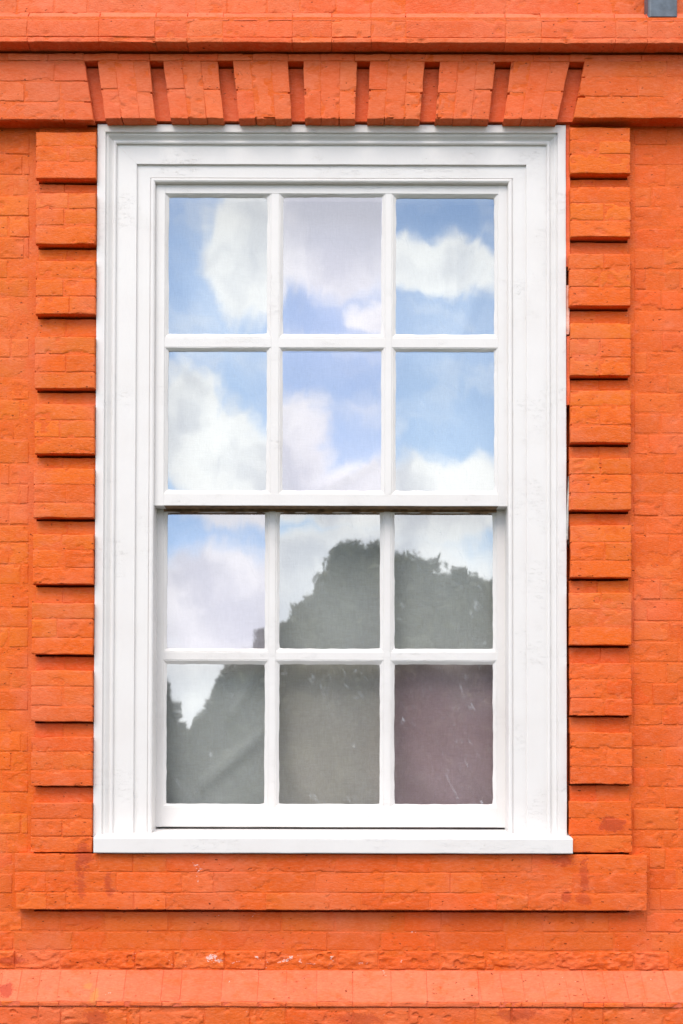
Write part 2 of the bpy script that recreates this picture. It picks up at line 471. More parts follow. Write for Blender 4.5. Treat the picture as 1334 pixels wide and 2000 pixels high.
# ------------------------------------------------------------------ the wall
Y_SIDE, Y_REC, Y_QUO, Y_ARCH, Y_SLOT, Y_STR, Y_LEDGE = 0.0, -0.005, -0.038, -0.062, -0.028, -0.116, -0.042
wall = tag(empty('brick_wall', (0, 0, 0)), 'bright orange painted brick house wall around the white window', 'wall', kind='thing')
OX0, OX1 = UX(186), UX(1106)
OZ0, OZ1 = UZ(1660), UZ(243)
XW0, XW1, ZW1 = UX(0) - 1.0, UX(1334) + 1.0, UZ(0) + 0.9
MB = 0.0013     # joint depth
MC = (0.69, 0.106, 0.011, 1)
DEEP = 0.045
slab = boxes('wall_core', [(XW0, OX0, DEEP, 0.30, 0, ZW1), (OX1, XW1, DEEP, 0.30, 0, ZW1), (OX0, OX1, DEEP, 0.30, 0, OZ0), (OX0, OX1, DEEP, 0.30, OZ1, ZW1)], M_PAINT, wall, MC)
ZA = UZ(1781, 0) - .002
def bed(x0, x1, z0, z1): return boxes('mortar_bed', [(x0, x1, MB, DEEP + .001, z0, z1)], M_PAINT, wall, MC)
XPL, XPR = UX(63, -.038) + .003, UX(1233, -.038) - .003
faceL = bed(XW0, XPL, ZA + .0005, UZ(243, 0)); faceR = bed(XPR, XW1, ZA + .0005, UZ(238, 0))
face = bed(XW0, XW1, 0, ZA)
faceL.color = (0.70, 0.117, 0.009, 1)

# side walls
left_rows = [262, 303, 343, 384, 424, 465, 507, 545, 582, 621, 662, 700, 740, 782, 822, 860, 907, 948, 986, 1027, 1061, 1104, 1144, 1188, 1227, 1266, 1308, 1347, 1389, 1430, 1470, 1507, 1549, 1590, 1630, 1668]
for i, (a, c) in enumerate(zip([243] + left_rows[:-1], left_rows)):
    j = [[-77, 56], [-10, 22, 56], [-100, 40, 56], [-45, 20, 56]][i % 4] if rng.random() < .8 else [-60, 8, 56]
    course(faceL, [v + (rng.uniform(-8, 8) if v < 50 else 0) for v in j], a, c, Y_SIDE, ORANGE, True, ext=(0.9, -9), rough=1.3, rnd=0.0045)
right_rows = [282, 322, 363, 404, 444, 485, 525, 565, 605, 647, 686, 728, 767, 806, 847, 887, 925, 964, 1007, 1043, 1085, 1130, 1170, 1212, 1251, 1292, 1334, 1376, 1416, 1458, 1497, 1536, 1577, 1620, 1655]
for i, (a, c) in enumerate(zip([238] + right_rows[:-1], right_rows)):
    j = [[1236, 1298], [1236, 1330], [1236, 1296, 1362], [1236, 1265, 1330]][i % 4]
    course(faceR, [v + (rng.uniform(-9, 9) if v > 1240 else 0) for v in j], a, c, Y_SIDE, RED, True, ext=(-9, 0.9), rough=1.2 if c < 1560 else 2.6, rnd=0.0045, chip=.5 if c < 1560 else 1.3)
# beside the apron
course(faceL, [-120, 24], 1668, 1707, 0, RED, True, ext=(.9, -9)); course(faceL, [-50, 25], 1707, 1746, 0, RED, True, ext=(.9, -9)); course(faceL, [-90, 28], 1746, 1782, 0, RED, True, ext=(.9, -9))
course(faceR, [1268, 1300], 1655, 1695, 0, RED, True, ext=(-9, .9), rough=1.6); course(faceR, [1268, 1322], 1695, 1736, 0, RED, True, ext=(-9, .9)); course(faceR, [1268, 1290, 1352], 1736, 1777, 0, RED, True, ext=(-9, .9))
# courses under the apron
course(face, [-90, 45, 117, 205, 330, 470, 550, 655, 790, 862, 985, 1060, 1190, 1262, 1390], 1781, 1820, 0, RED, rough=1.3)
course(face, [-45, 27, 143, 208, 355, 430, 568, 640, 745, 852, 990, 1062, 1200, 1271, 1400], 1820, 1857, 0, RED, rough=1.3)
course(face, [-100, 30, 118, 265, 340, 440, 520, 660, 740, 860, 950, 1085, 1238, 1308, 1400], 1857, 1894, -0.002, RED, rough=4.5, chip=1.6, rnd=0.006, res=.004)
# the base below the plinth weathering
Y_PL = -0.062
base = boxes('wall_base', [(XW0, XW1, Y_PL + MB, 0.002, 0, UZ(1968, Y_PL))], M_PAINT, wall, MC)
course(base, [-50, 75, 120, 250, 275, 400, 490, 560, 690, 800, 930, 1000, 1120, 1180, 1300, 1420], 1967, 2012, Y_PL - .002, RED, rough=2.5, chip=1.6, rnd=.006, res=.004)
for r in range(7): course(base, flem(-30, 1370), 2012 + 40 * r, 2052 + 40 * r, Y_PL, RED)

# sloping plinth course with its lower edge
zt, zb = UZ(1894, 0), UZ(1957, Y_PL - .008)
plinth = link('plinth_course', mesh('plinth_course', [(XW0, -.0005, zt - .002), (XW1, -.0005, zt - .002), (XW1, Y_PL - .004, zb), (XW0, Y_PL - .004, zb), (XW0, .001, zb - .02), (XW1, .001, zb - .02), (XW0, Y_PL - .004, zb - .018), (XW1, Y_PL - .004, zb - .018)],
              [(3, 2, 1, 0), (6, 7, 2, 3), (4, 5, 7, 6), (0, 1, 5, 4)]), M_PAINT, wall, (0.70, .125, .058, 1))
pj = [-30, 3, 40, 78, 117, 190, 245, 318, 355, 435, 505, 560, 620, 690, 765, 835, 935, 978, 1020, 1060, 1105, 1140, 1180, 1220, 1255, 1300, 1345]
for i, (a, c) in enumerate(zip(pj[:-1], pj[1:])):
    x0, x1 = U(a, 1925, -.03).x, U(c, 1925, -.03).x
    sl = 0.010 if a > 900 else 0.0
    brick(plinth, [(x0 + .0004 + sl, Y_PL - .0060, zb), (x1 - .0004 + sl, Y_PL - .0060, zb), (x1 - .0004, -.0028, zt - .001), (x0 + .0004, -.0028, zt - .001)], PALE, rough=1.0, rnd=0.0009, chip=.1, var=.025)
xs = pj
for a, c in zip(pj[:-1], pj[1:]):
    x0, x1 = U(a, 1960, Y_PL).x, U(c, 1960, Y_PL).x
    brick(plinth, rect(x0, x1, 1957, 1967, Y_PL - .008, .0010), RED if (a < 117 or a > 970) else SALMON, name='nosing_brick', chip=1.0, rnd=.003, res=.012)
for sx in (-1, 1):
    x = UX(-30) if sx < 0 else UX(1345)
    for k in range(8):
        x0, x1 = (x - .13 * (k + 1), x - .13 * k) if sx < 0 else (x + .13 * k, x + .13 * (k + 1))
        brick(plinth, [(x0 + .002, Y_PL - .008, zb), (x1 - .002, Y_PL - .008, zb), (x1 - .002, -.006, zt), (x0 + .002, -.006, zt)], PALE)

# apron under the sill
ax0, ax1 = UX(28, Y_LEDGE, 1720), UX(1266, Y_LEDGE, 1720)
apron = boxes('apron', [(ax0 + .006, ax1 - .006, Y_LEDGE + MB, DEEP + .001, UZ(1777, Y_LEDGE), UZ(1669, Y_LEDGE))], M_PAINT, wall, MC)
for (a, c), j in zip(((1668, 1704), (1704, 1744), (1744, 1778)), (
        [28, 127, 192, 260, 325, 460, 520, 655, 776, 842, 975, 1040, 1118, 1266],
        [28, 90, 150, 228, 355, 418, 618, 750, 880, 942, 1070, 1118, 1266],
        [31, 92, 130, 262, 325, 457, 520, 645, 707, 840, 971, 1033, 1100, 1266])):
    course(apron, j, a, c, Y_LEDGE, RED, False, gap=.0014, rnd=.0030, chip=.7)

# quoins: three proud courses and one recessed course between
QL = [(258, 287, 317, 350), (377, 409, 442, 478), (510, 546, 580, 615), (658, 693, 728, 760), (790, 822, 856, 888), (915, 948, 983, 1013),
      (1044, 1075, 1110, 1143), (1178, 1210, 1247, 1280), (1310, 1342, 1380, 1411), (1440, 1470, 1505, 1537), (1568, 1601, 1635, 1667)]
QR = [(247, 273, 300, 338), (363, 395, 430, 462), (494, 525, 560, 597), (629, 661, 697, 733), (760, 792, 829, 864), (893, 926, 962, 996),
      (1024, 1058, 1094, 1128), (1156, 1189, 1224, 1260), (1294, 1326, 1363, 1397), (1429, 1461, 1497, 1531), (1563, 1597, 1631, 1665)]
XL = (UX(63, Y_QUO), UX(183, Y_QUO)); XR = (UX(1112, Y_QUO), UX(1233, Y_QUO))
for side, (Q, (x0, x1), first) in enumerate(((QL, XL, 236), (QR, XR, 230))):
    prev = first
    xm = (x0 + x1) / 2
    for k, rows in enumerate(Q):
        last = k == len(Q) - 1
        # recessed course above this block
        cut = xm + rng.uniform(-.012, .012)
        if rows[0] - prev > 5:
            rec = boxes('recessed_course', [(x0 + .004, x1 - .004, Y_REC + MB, DEEP + .001, UZ(rows[0], Y_REC) - .004, UZ(prev, Y_QUO) - .0058)], M_PAINT, wall, MC)
            for a, c in ((x0 + .003, cut), (cut, x1 - .001)):
                brick(rec, [(a + .001, Y_REC, UZ(rows[0], Y_REC) - .003), (c - .001, Y_REC, UZ(rows[0], Y_REC) - .003), (c - .001, Y_REC, UZ(prev, Y_QUO) - .0045), (a + .001, Y_REC, UZ(prev, Y_QUO) - .0045)], ORANGE if k < 8 else RED, rnd=.003, rough=1.0)
        yq = Y_QUO if not last else Y_QUO + .004
        dx = rng.uniform(-.003, .003)
        blk = boxes('quoin_block', [(x0 + .006 + dx, x1 - .005, yq + MB, DEEP + .001, UZ(rows[3], yq) + .004, UZ(rows[0], yq) - .004)], M_PAINT, wall, MC)
        for r in range(3):
            if r == 1 or rng.random() < .12: js = [x0 + dx, xm + rng.uniform(-.02, .02), x1]
            else: js = [x0 + dx, x1]
            if side == 1 and k in (5, 7): js = [x0 + dx, xm, x1] if r == 0 else [x0 + dx, x1]
            for a, c in zip(js[:-1], js[1:]):
                brick(blk, rect(a, c, rows[r], rows[r + 1], yq, .0016), ORANGE if k < 8 else RED, chip=.9 if r == 2 else .6, rnd=.0036, back=.018)
        prev = rows[3]

# flat arch: outer bands, brick voussoirs and the sunk slots between them
A0, A1 = 120, 232
arch = boxes('flat_arch', [(UX(158), UX(1144), Y_SLOT, DEEP + .001, UZ(237, Y_SLOT), UZ(120, Y_ARCH) - .006)], M_PAINT, wall, (0.69, .105, .026, 1))
slots = [((162, 187), (180, 203)), ((289, 316), (300, 330)), ((422, 452), (434, 464)), ((559, 590), (567, 593)), ((694, 720), (691, 715)), ((827, 857), (818, 848)), ((965, 997), (953, 982)), ((1110, 1140), (1086, 1118))]


def arow(px, i): return A0 if px is None else px


for s0, s1 in zip(slots[:-1], slots[1:]):
    tl, tr = s0[0][1], s1[0][0]; bl, br = s0[1][1], s1[1][0]
    y = Y_ARCH + rng.uniform(-.002, .002)
    def pt(f, t, y=y):
        pxt = tl + (tr - tl) * f; pxb = bl + (br - bl) * f
        return tuple(U(pxb + (pxt - pxb) * t, A1 + (A0 - A1) * t, y))
    core = link('voussoir', None or mesh('voussoir', [pt(.04, .03, y + .0014), pt(.96, .03, y + .0014), pt(.96, 1, y + .0014), pt(.04, 1, y + .0014), pt(.04, .03, Y_SLOT + .001), pt(.96, .03, Y_SLOT + .001), pt(.96, 1, Y_SLOT + .001), pt(.04, 1, Y_SLOT + .001)],
                [(0, 1, 2, 3), (4, 5, 1, 0), (1, 5, 6, 2), (4, 0, 3, 7), (3, 2, 6, 7)]), M_PAINT, wall, MC)
    cuts = [0, .33 + rng.uniform(-.02, .02), .67 + rng.uniform(-.02, .02), 1]
    for c in range(3):
        f0, f1 = cuts[c] + (.004 if c else 0), cuts[c + 1] - (.004 if c < 2 else 0)
        sp = .48 + rng.uniform(-.04, .04)
        ts = [(0, sp - .012), (sp + .012, 1)] if c != 1 else [(0, 1)]
        for t0, t1 in ts:
            brick(core, [pt(f0, t0), pt(f1, t0), pt(f1, t1), pt(f0, t1)], SALMON, chip=1.2 if t0 == 0 else .5, rnd=.0015, back=.024 if t0 else .05)
# bands each side of the arch
bandL = boxes('impost_band', [(XW0, UX(158, Y_ARCH), Y_ARCH + MB, DEEP + .001, UZ(233, Y_ARCH), UZ(120, Y_ARCH))], M_PAINT, wall, MC)
bandR = boxes('impost_band', [(UX(1144, Y_ARCH), XW1, Y_ARCH + MB, DEEP + .001, UZ(228, Y_ARCH), UZ(112, Y_ARCH))], M_PAINT, wall, MC)
for r, (a, c) in enumerate(((120, 160), (160, 200), (200, 236))):
    js = [[-90, 103, None], [-30, 45, 115, None], [-60, 122, None]][r]
    e0 = 162 + 18 * (a - 120) / 115; e1 = 162 + 18 * (c - 120) / 115
    xs = [U(j, 180, Y_ARCH).x for j in js[:-1]]
    while xs[0] > XW0 + .1: xs.insert(0, xs[0] - rng.choice((.115, .228)))
    for p, q in zip(xs[:-1], xs[1:]): brick(bandL, rect(p, q, a, c, Y_ARCH, .0016), SALMON, chip=.7)
    R = rect(xs[-1], 0, a, c, Y_ARCH, .0016)
    R[1] = (U(e1, c, Y_ARCH).x, Y_ARCH, R[0][2]); R[2] = (U(e0, a, Y_ARCH).x, Y_ARCH, R[3][2])
    brick(bandL, R, SALMON, chip=.8, back=.03)
for r, (a, c) in enumerate(((112, 150), (150, 188), (188, 230))):
    js = [[1192, 1300, 1370], [1244, 1306, 1400], [1270, 1345]][r]
    e0 = 1140 - 22 * (a - 115) / 115; e1 = 1140 - 22 * (c - 115) / 115
    xs = [U(j, 180, Y_ARCH).x for j in js]
    while xs[-1] < XW1 - .1: xs.append(xs[-1] + rng.choice((.115, .228)))
    for p, q in zip(xs[:-1], xs[1:]): brick(bandR, rect(p, q, a, c, Y_ARCH, .0016), RED, chip=.9)
    R = rect(0, xs[0], a, c, Y_ARCH, .0016)
    R[0] = (U(e1, c, Y_ARCH).x, Y_ARCH, R[1][2]); R[3] = (U(e0, a, Y_ARCH).x, Y_ARCH, R[2][2])
    brick(bandR, R, RED, chip=.8, back=.03)
# frieze course between arch and string course
frz = boxes('frieze_course', [(XW0, XW1, Y_ARCH + MB, DEEP + .001, UZ(120, Y_ARCH) + .001, UZ(83, Y_STR) - .0075)], M_PAINT, wall, MC)
zf1 = UZ(83, Y_STR) - .006; zf0 = UZ(119.5, Y_ARCH) + .0012
fj = [U(j, 110, Y_ARCH).x for j in [-60, 12, 92, 160, 228, 290, 355, 423, 490, 560, 622, 690, 760, 828, 900, 1038, 1110, 1183, 1250, 1322, 1400]]
while fj[0] > XW0 + .1: fj.insert(0, fj[0] - .115)
while fj[-1] < XW1 - .1: fj.append(fj[-1] + .115)
for a, c in zip(fj[:-1], fj[1:]):
    brick(frz, [(a + .001, Y_ARCH - .001, zf0), (c - .001, Y_ARCH - .001, zf0), (c - .001, Y_ARCH - .001, zf1), (a + .001, Y_ARCH - .001, zf1)], SALMON, rnd=.003)
# string course
strg = boxes('string_course', [(XW0, XW1, Y_STR + .0018, -.02, UZ(82, Y_STR) + .003, UZ(31, Y_STR) - .003)], M_PAINT, wall, MC)
sj = [-90, 50, 190, 300, 362, 432, 568, 645, 722, 790, 985, 1055, 1200, 1262, 1400]
course(strg, sj, 40, 73, Y_STR, SALMON, gap=.0006, rnd=.0014, chip=.35)
course(strg, sj, 73, 83, Y_STR - .003, SALMON, gap=.0005, rnd=.0025, back=.05, name='nosing_brick', res=.008, chip=1.0)
x = None
pm = 35
xsj = [U(j, pm, Y_STR).x for j in sj]
while xsj[0] > XW0 + .1: xsj.insert(0, xsj[0] - .228)
while xsj[-1] < XW1 - .1: xsj.append(xsj[-1] + .228)
for a, c in zip(xsj[:-1], xsj[1:]):
    z0 = UZ(40, Y_STR) + .001; z1 = UZ(29, -.075)
    brick(strg, [(a + .001, Y_STR, z0), (c - .001, Y_STR, z0), (c - .001, -.085, z1), (a + .001, -.085, z1)], PALE, name='weathering_brick', rnd=.002, res=.012, back=.03)
# wall above
upw = boxes('upper_wall', [(XW0, XW1, -.045 + MB, DEEP + .001, UZ(30, -.045), ZW1)], M_PAINT, wall, MC)
course(upw, [-40, 30, 103, 168, 308, 380, 441, 518, 583, 653, 722, 787, 922, 987, 1125, 1195, 1262, 1400], -12, 28, -.045, SALMON, rnd=.0035)
for r in range(6): course(upw, flem(-30, 1370), -52 - 40 * r, -12 - 40 * r, -.045, SALMON)

# orange mortar fillets in the joint right of the window frame, with gaps between them
for (a, c, x0, x1, m_) in ((242, 520, 1103, 1111, 0), (556, 652, 1104, 1110, 1), (656, 790, 1105, 1111, 0)):
    n = 14; V = []; F = []
    for i in range(n + 1):
        py = a + (c - a) * i / n
        l = U(x0, py, -.012).x + rng.uniform(-.0006, .0006); r = U(x1, py, -.012).x + rng.uniform(-.0008, .0008); z = UZ(py, -.012)
        V += [(l, -.012 + rng.uniform(-.0015, .0015), z), (r, -.014 + rng.uniform(-.0015, .0015), z), (r, .03, z), (l, .03, z)]
    for i in range(n):
        o = 4 * i
        F += [(o, o + 4, o + 5, o + 1), (o + 1, o + 5, o + 6, o + 2), (o + 3, o + 7, o + 4, o)]
    F += [(0, 1, 2, 3), (4 * n + 3, 4 * n + 2, 4 * n + 1, 4 * n)]
    link('mortar_fillet', mesh('mortar_fillet', V, F), M_PAINT, wall, (0.82, .13, .04, 1) if not m_ else (0.86, .55, .45, 1))

# all bricks beyond the picture's edges, one joined piece
if FAR:
    V = []; F = []; o = 0
    for v, f in FAR:
        V.append(v); F.append(f + o); o += len(v)
    st = link('far_brickwork', mesh('far_brickwork', np.concatenate(V).tolist(), np.concatenate(F).tolist(), True), M_PAINT, wall, tone(RED, 0))
    st['kind'] = 'stuff'

# ------------------------------------------------------------------ the window
win = tag(empty('sash_window', (UX(645), 0, UZ(1640))), 'tall white twelve-pane sash window with moulded surround and projecting sill', 'window', kind='thing')
WL = win.location.copy()


def wpart(name, V, F, mat, parent, smooth=False):
    me = mesh(name, V, F, smooth)
    o = link(name, me, mat, parent)
    o.matrix_parent_inverse = Matrix.Translation(-WL)
    return o


def jit(v, seed, amp=.0006, fr=9.0):
    v = np.array(v, float)
    v[:, 0] += (fbm(v[:, 2] * fr + seed, v[:, 0] * fr * 3, seed, 2) - .5) * 2 * amp
    v[:, 1] += (fbm(v[:, 2] * fr + 7, v[:, 0] * fr + seed, seed + 3, 2) - .5) * 1.4 * amp
    v[:, 2] += (fbm(v[:, 0] * fr + seed, v[:, 2] * fr * 3, seed + 5, 2) - .5) * 2 * amp
    return v.tolist()


# surround: profile as (distance in from the outer edge, depth)
PROF = [(0, .060), (0, -.016), (.0015, -.018), (.0285, -.018), (.030, -.0165), (.0305, -.0105), (.0325, -.0100), (.036, -.0115), (.040, -.0090), (.045, -.0035), (.050, .0005), (.053, .0010), (.0545, -.0030), (.058, -.0055), (.062, -.0055),
        (.0655, -.0030), (.0662, .0035), (.0675, .0040), (.1365, .0040), (.1375, .0048), (.1380, .0115), (.1395, .0120), (.1840, .0120), (.1848, .0145), (.1868, .0145), (.1876, .0105), (.191, .0085), (.196, .0085), (.2005, .0110), (.2025, .0160), (.2030, .060), (.2030, .150)]
cx0, cx1 = UX(187), UX(1103.5)
czt, czb = UZ(243, -.018), UZ(1637, -.01)
scale_w = (UX(300, .016) - cx0) / .203
scale_h = (czt - UZ(357.5, .012)) / .203


def casing(name, seg):
    V = []; F = []
    if seg == 'head': n = 34
    else: n = 44
    for i in range(n + 1):
        t = i / n
        for (o, y) in PROF:
            ow, oh = o * scale_w, o * scale_h
            if seg == 'head':
                V.append((cx0 + ow + (cx1 - cx0 - 2 * ow) * t, y, czt - oh))
            else:
                x = cx0 + ow if seg == 'left' else cx1 - ow
                V.append((x, y, czb + (czt - oh - czb) * t - (.010 if i == 0 else 0)))
    m = len(PROF)
    for i in range(n):
        for k in range(m - 1):
            a, b, c, d = i * m + k, i * m + k + 1, (i + 1) * m + k + 1, (i + 1) * m + k
            F.append((a, d, c, b) if seg == 'right' else ((a, b, c, d)))
    if seg == 'head': F = [tuple(reversed(f)) for f in F]
    V = jit(V, {'head': 3, 'left': 11, 'right': 23}[seg], .0005, 14)
    o = wpart(name, V, F, M_WHITE, win)
    return o


casing('head_casing', 'head'); casing('side_casing', 'left'); casing('side_casing', 'right')

# sill: weathered slope and square nose
sy0, sy1 = -.066, .17
x0, x1 = UX(183, sy0, 1650), UX(1119, sy0, 1650)
zt0, zb0 = UZ(1637, sy0), UZ(1667, sy0)
zr = UZ(1619.5, .07)
prof = [(sy0 + .002, zb0), (sy0, zb0 + .003), (sy0, zt0 - .003), (sy0 + .003, zt0), (-.02, zt0 + (zr - zt0) * .33), (.065, zr - .003), (sy1, zr + .002), (sy1, zb0 - .01), (-.02, zb0)]
V = []; F = []; n = 46; m = len(prof)
for i in range(n + 1):
    X = x0 + (x1 - x0) * i / n
    for (y, z) in prof: V.append((X, y, z))
for i in range(n):
    for k in range(m):
        a, b = i * m + k, i * m + (k + 1) % m
        F.append((a, a + m, b + m, b))
F += [tuple(range(m)), tuple(reversed(range(n * m, n * m + m)))]
sill = wpart('window_sill', jit(V, 31, .0007, 11), F, M_WHITE, win)

# linings between the surround and the room
YU, YLO = .026, .088          # faces of upper and lower sash
zin0, zin1 = UZ(1615, .08), UZ(357, .06)
lin = [(UX(296, .09) - .05, UX(302.5, .09), .061, .30, zin0 - .02, zin1 + .03), (UX(988.5, .09), UX(996, .09) + .05, .061, .30, zin0 - .02, zin1 + .03)]
for b_ in lin:
    v, f = box_vf(*b_); wpart('jamb_lining', v, f, M_WHITE, win)
v, f = box_vf(UX(296, .09) - .05, UX(996, .09) + .05, .062, .30, UZ(361, .05), UZ(361, .05) + .07); wpart('head_lining', v, f, M_WHITE, win)


def bar(name, x0, x1, z0, z1, y0, y1, parent, seed, mats=M_WHITE, bev=.0014, brown_bottom=False):
    """a straight timber piece with eased front edges, a little uneven"""
    L = max(x1 - x0, z1 - z0); vert = (z1 - z0) > (x1 - x0); n = max(2, int(L / .03))
    V = []; F = []
    for i in range(n + 1):
        t = i / n
        if vert:
            z = z0 + (z1 - z0) * t
            V += [(x0, y1, z), (x0, y0 + bev, z), (x0 + bev, y0, z), (x1 - bev, y0, z), (x1, y0 + bev, z), (x1, y1, z)]
        else:
            x = x0 + (x1 - x0) * t
            V += [(x, y1, z1), (x, y0 + bev, z1), (x, y0, z1 - bev), (x, y0, z0 + bev), (x, y0 + bev, z0), (x, y1, z0)]
    mi = []
    for i in range(n):
        for k in range(6):
            a, b = i * 6 + k, i * 6 + (k + 1) % 6
            F.append((a, b, b + 6, a + 6)); mi.append(1 if (brown_bottom and k == 4) else 0)
    F += [tuple(reversed(range(6))), tuple(range(n * 6, n * 6 + 6))]; mi += [0, 0]
    o = wpart(name, jit(V, seed, .0006, 10), F, mats, parent)
    if brown_bottom: o.data.polygons.foreach_set('material_index', mi)
    return o


def putty_ring(x0, x1, z0, z1, wx0, wx1, wzt, wzb, yf, yg, parent, seed):
    """sloped putty from the bar edge (outer) to the glass (inner), with an uneven sight line"""
    r = random.Random(seed)
    V = []; F = []
    def loop(ax0, ax1, az0, az1, n, rc):
        out = []
        for k in range(n): out.append((ax0 + (ax1 - ax0) * k / n, az0))
        for k in range(n): out.append((ax1, az0 + (az1 - az0) * k / n))
        for k in range(n): out.append((ax1 - (ax1 - ax0) * k / n, az1))
        for k in range(n): out.append((ax0, az1 - (az1 - az0) * k / n))
        return out
    n = 22
    lo = loop(x0, x1, z0, z1, n, 0); mid = loop(x0 + wx0 * .25, x1 - wx1 * .25, z0 + wzb * .25, z1 - wzt * .2, n, 0); li = loop(x0 + wx0, x1 - wx1, z0 + wzb, z1 - wzt, n, 0)
    m = len(lo); cxp, czp = (x0 + x1) / 2, (z0 + z1) / 2
    def wobble(p, amp, s):
        a = np.array([q[0] for q in p]) ; c = np.array([q[1] for q in p])
        dx = (fbm(c * 26 + s, a * 26, s, 3) - .5) * 2 * amp; dz = (fbm(a * 26 + s, c * 26, s + 4, 3) - .5) * 2 * amp
        return [(q[0] + u, q[1] + w) for q, u, w in zip(p, dx, dz)]
    mid = wobble(mid, .0010, seed * 1.3); li = wobble(li, .0022, seed * 2.1 + 9)
    # soften the four inner corners
    for ci in (0, n, 2 * n, 3 * n):
        q = li[ci]; k = r.uniform(.002, .012)
        li[ci] = (q[0] + (cxp - q[0]) * k, q[1] + (czp - q[1]) * k * .8)
    for p in lo: V.append((p[0], yf + .0022, p[1]))
    for p in mid: V.append((p[0], yf + .0018 + r.uniform(-.0003, .0003), p[1]))
    for p in li: V.append((p[0], yg - .0014, p[1]))
    for p in li: V.append((p[0], yg + .003, p[1]))
    for q in range(3):
        for i in range(m):
            j = (i + 1) % m
            F.append((q * m + i, q * m + j, (q + 1) * m + j, (q + 1) * m + i))
    return wpart('putty', V, F, M_WHITE, parent, False)


def pane(x0, x1, z0, z1, y, parent, tilt, mat, seed):
    n = 14; V = []; F = []
    cx, cz = (x0 + x1) / 2, (z0 + z1) / 2
    for j in range(n + 1):
        for i in range(n + 1):
            X = x0 + (x1 - x0) * i / n; Z = z0 + (z1 - z0) * j / n
            u, w = (X - cx) / (x1 - x0) * 2, (Z - cz) / (z1 - z0) * 2
            bow = tilt[2] * (u * u + w * w)
            V.append((X, y + math.tan(tilt[0]) * (X - cx) + math.tan(tilt[1]) * (Z - cz) + bow, Z))
    for j in range(n):
        for i in range(n):
            a = j * (n + 1) + i
            F.append((a, a + 1, a + n + 2, a + n + 1))
    return wpart('glass_pane', V, F, mat, parent, True)


GT = {'clear': (.90, .94, .95), 'lav': (.89, .88, .96), 'purple': (.86, .74, .79), 'green': (.91, .905, .89), 'warm': (.95, .93, .90)}


def sash(name, yf, rows, cols, outer, top, bot, tints, tilts, label, dusts, seed0, brown_top=False):
    """rows/cols: sight lines of the panes in photograph pixels; bars fill between"""
    s = empty(name, (0, 0, 0), win); s.matrix_parent_inverse = Matrix.Translation(-WL); s['label'] = label
    def part(f, *a, **k):
        o = f(*a, **k); o.parent = s; o.matrix_parent_inverse = Matrix.Identity(4); return o
    yg = yf + .013; yb = yf + .056
    fx = lambda p: UX(p, yf); fz = lambda p: UZ(p, yf); gx = lambda p: UX(p, yg); gz = lambda p: UZ(p, yg)
    L, R = fx(outer[0]), fx(outer[1]); T, B = fz(top), fz(bot)
    pw = 8.0
    fl = [(c[0] - pw, c[1] + pw) for c in cols]      # flat edges around each pane
    rt = [(r[0] - (2.0 if brown_top and k == 0 else 8.5), r[1] + 6.5) for k, r in enumerate(rows)]
    part(bar, 'stile', L, fx(fl[0][0]), B, T, yf, yb, s, seed0)
    part(bar, 'stile', fx(fl[-1][1]), R, B, T, yf, yb, s, seed0 + 1)
    sx0, sx1 = fx(fl[0][0]) - .0005, fx(fl[-1][1]) + .0005
    part(bar, 'top_rail', sx0, sx1, fz(rt[0][0]), T, yf + .0006, yb, s, seed0 + 2, M_BROWN if brown_top else M_WHITE)
    part(bar, 'bottom_rail', sx0, sx1, B, fz(rt[-1][1]), yf + .0006, yb, s, seed0 + 3, [M_WHITE, M_BROWN], .0014, True)
    for c0, c1 in zip(fl[:-1], fl[1:]):
        part(bar, 'glazing_bar', fx(c0[1]), fx(c1[0]), fz(rt[-1][1]) - .001, fz(rt[0][0]) + .001, yf + .001, yb, s, seed0 + c0[0])
    for r0, r1 in zip(rt[:-1], rt[1:]):
        for k, c in enumerate(fl):
            part(bar, 'glazing_bar', fx(c[0]) - .0006, fx(c[1]) + .0006, fz(r1[0]), fz(r0[1]), yf + .0018, yb - .001, s, seed0 + k + r0[0])
    for j, r in enumerate(rows):
        for i, c in enumerate(cols):
            X0, X1 = fx(fl[i][0]), fx(fl[i][1]); Z1, Z0 = fz(rt[j][0]), fz(rt[j][1])
            gx0, gx1, gz1, gz0 = gx(c[0]), gx(c[1]), gz(r[0]), gz(r[1])
            part(putty_ring, X0 - .0006, X1 + .0006, Z0 - .0006, Z1 + .0006, gx0 - X0, X1 - gx1, Z1 - gz1, gz0 - Z0, yf + .0012, yg, s, seed0 * 7 + j * 3 + i)
            t = tilts[j][i]
            mat = make_glass('window_glass', GT[tints[j][i]], .36, dusts[j][i], seed0 + j * 3.7 + i * 1.9)
            part(pane, X0, X1, Z0, Z1, yg, s, (math.radians(t[0]), math.radians(t[1]), t[2]), mat, 0)
    return s


sash('upper_sash', YU, [(387, 653), (687, 958)], [(327, 519), (551, 743), (772, 964)], (299, 991), 359, 988,
     [['clear', 'lav', 'clear'], ['clear', 'lav', 'clear']],
     [[(.15, .1, .0000), (-.3, -.25, -.0003), (.25, .3, .0002)], [(-.25, .2, .0006), (.2, -.15, -.0004), (.1, .1, .0000)]],
     'outer upper sash of six panes reflecting blue sky', [[.05, .08, .1], [.08, .08, .12]], 5)
sash('lower_sash', YLO, [(1002, 1267), (1298, 1570)], [(327, 517), (546, 741), (770, 961)], (302, 989), 958, 1615.5,
     [['lav', 'clear', 'clear'], ['clear', 'green', 'purple']],
     [[(-.2, .1, .0002), (.1, -.1, .0000), (.05, .1, -.0002)], [(.15, .05, .0001), (-.1, .0, .0000), (.1, -.1, .0001)]],
     'inner lower sash of six panes, set back behind the meeting rail', [[.06, .12, .25], [.15, .25, .4]], 41, True)

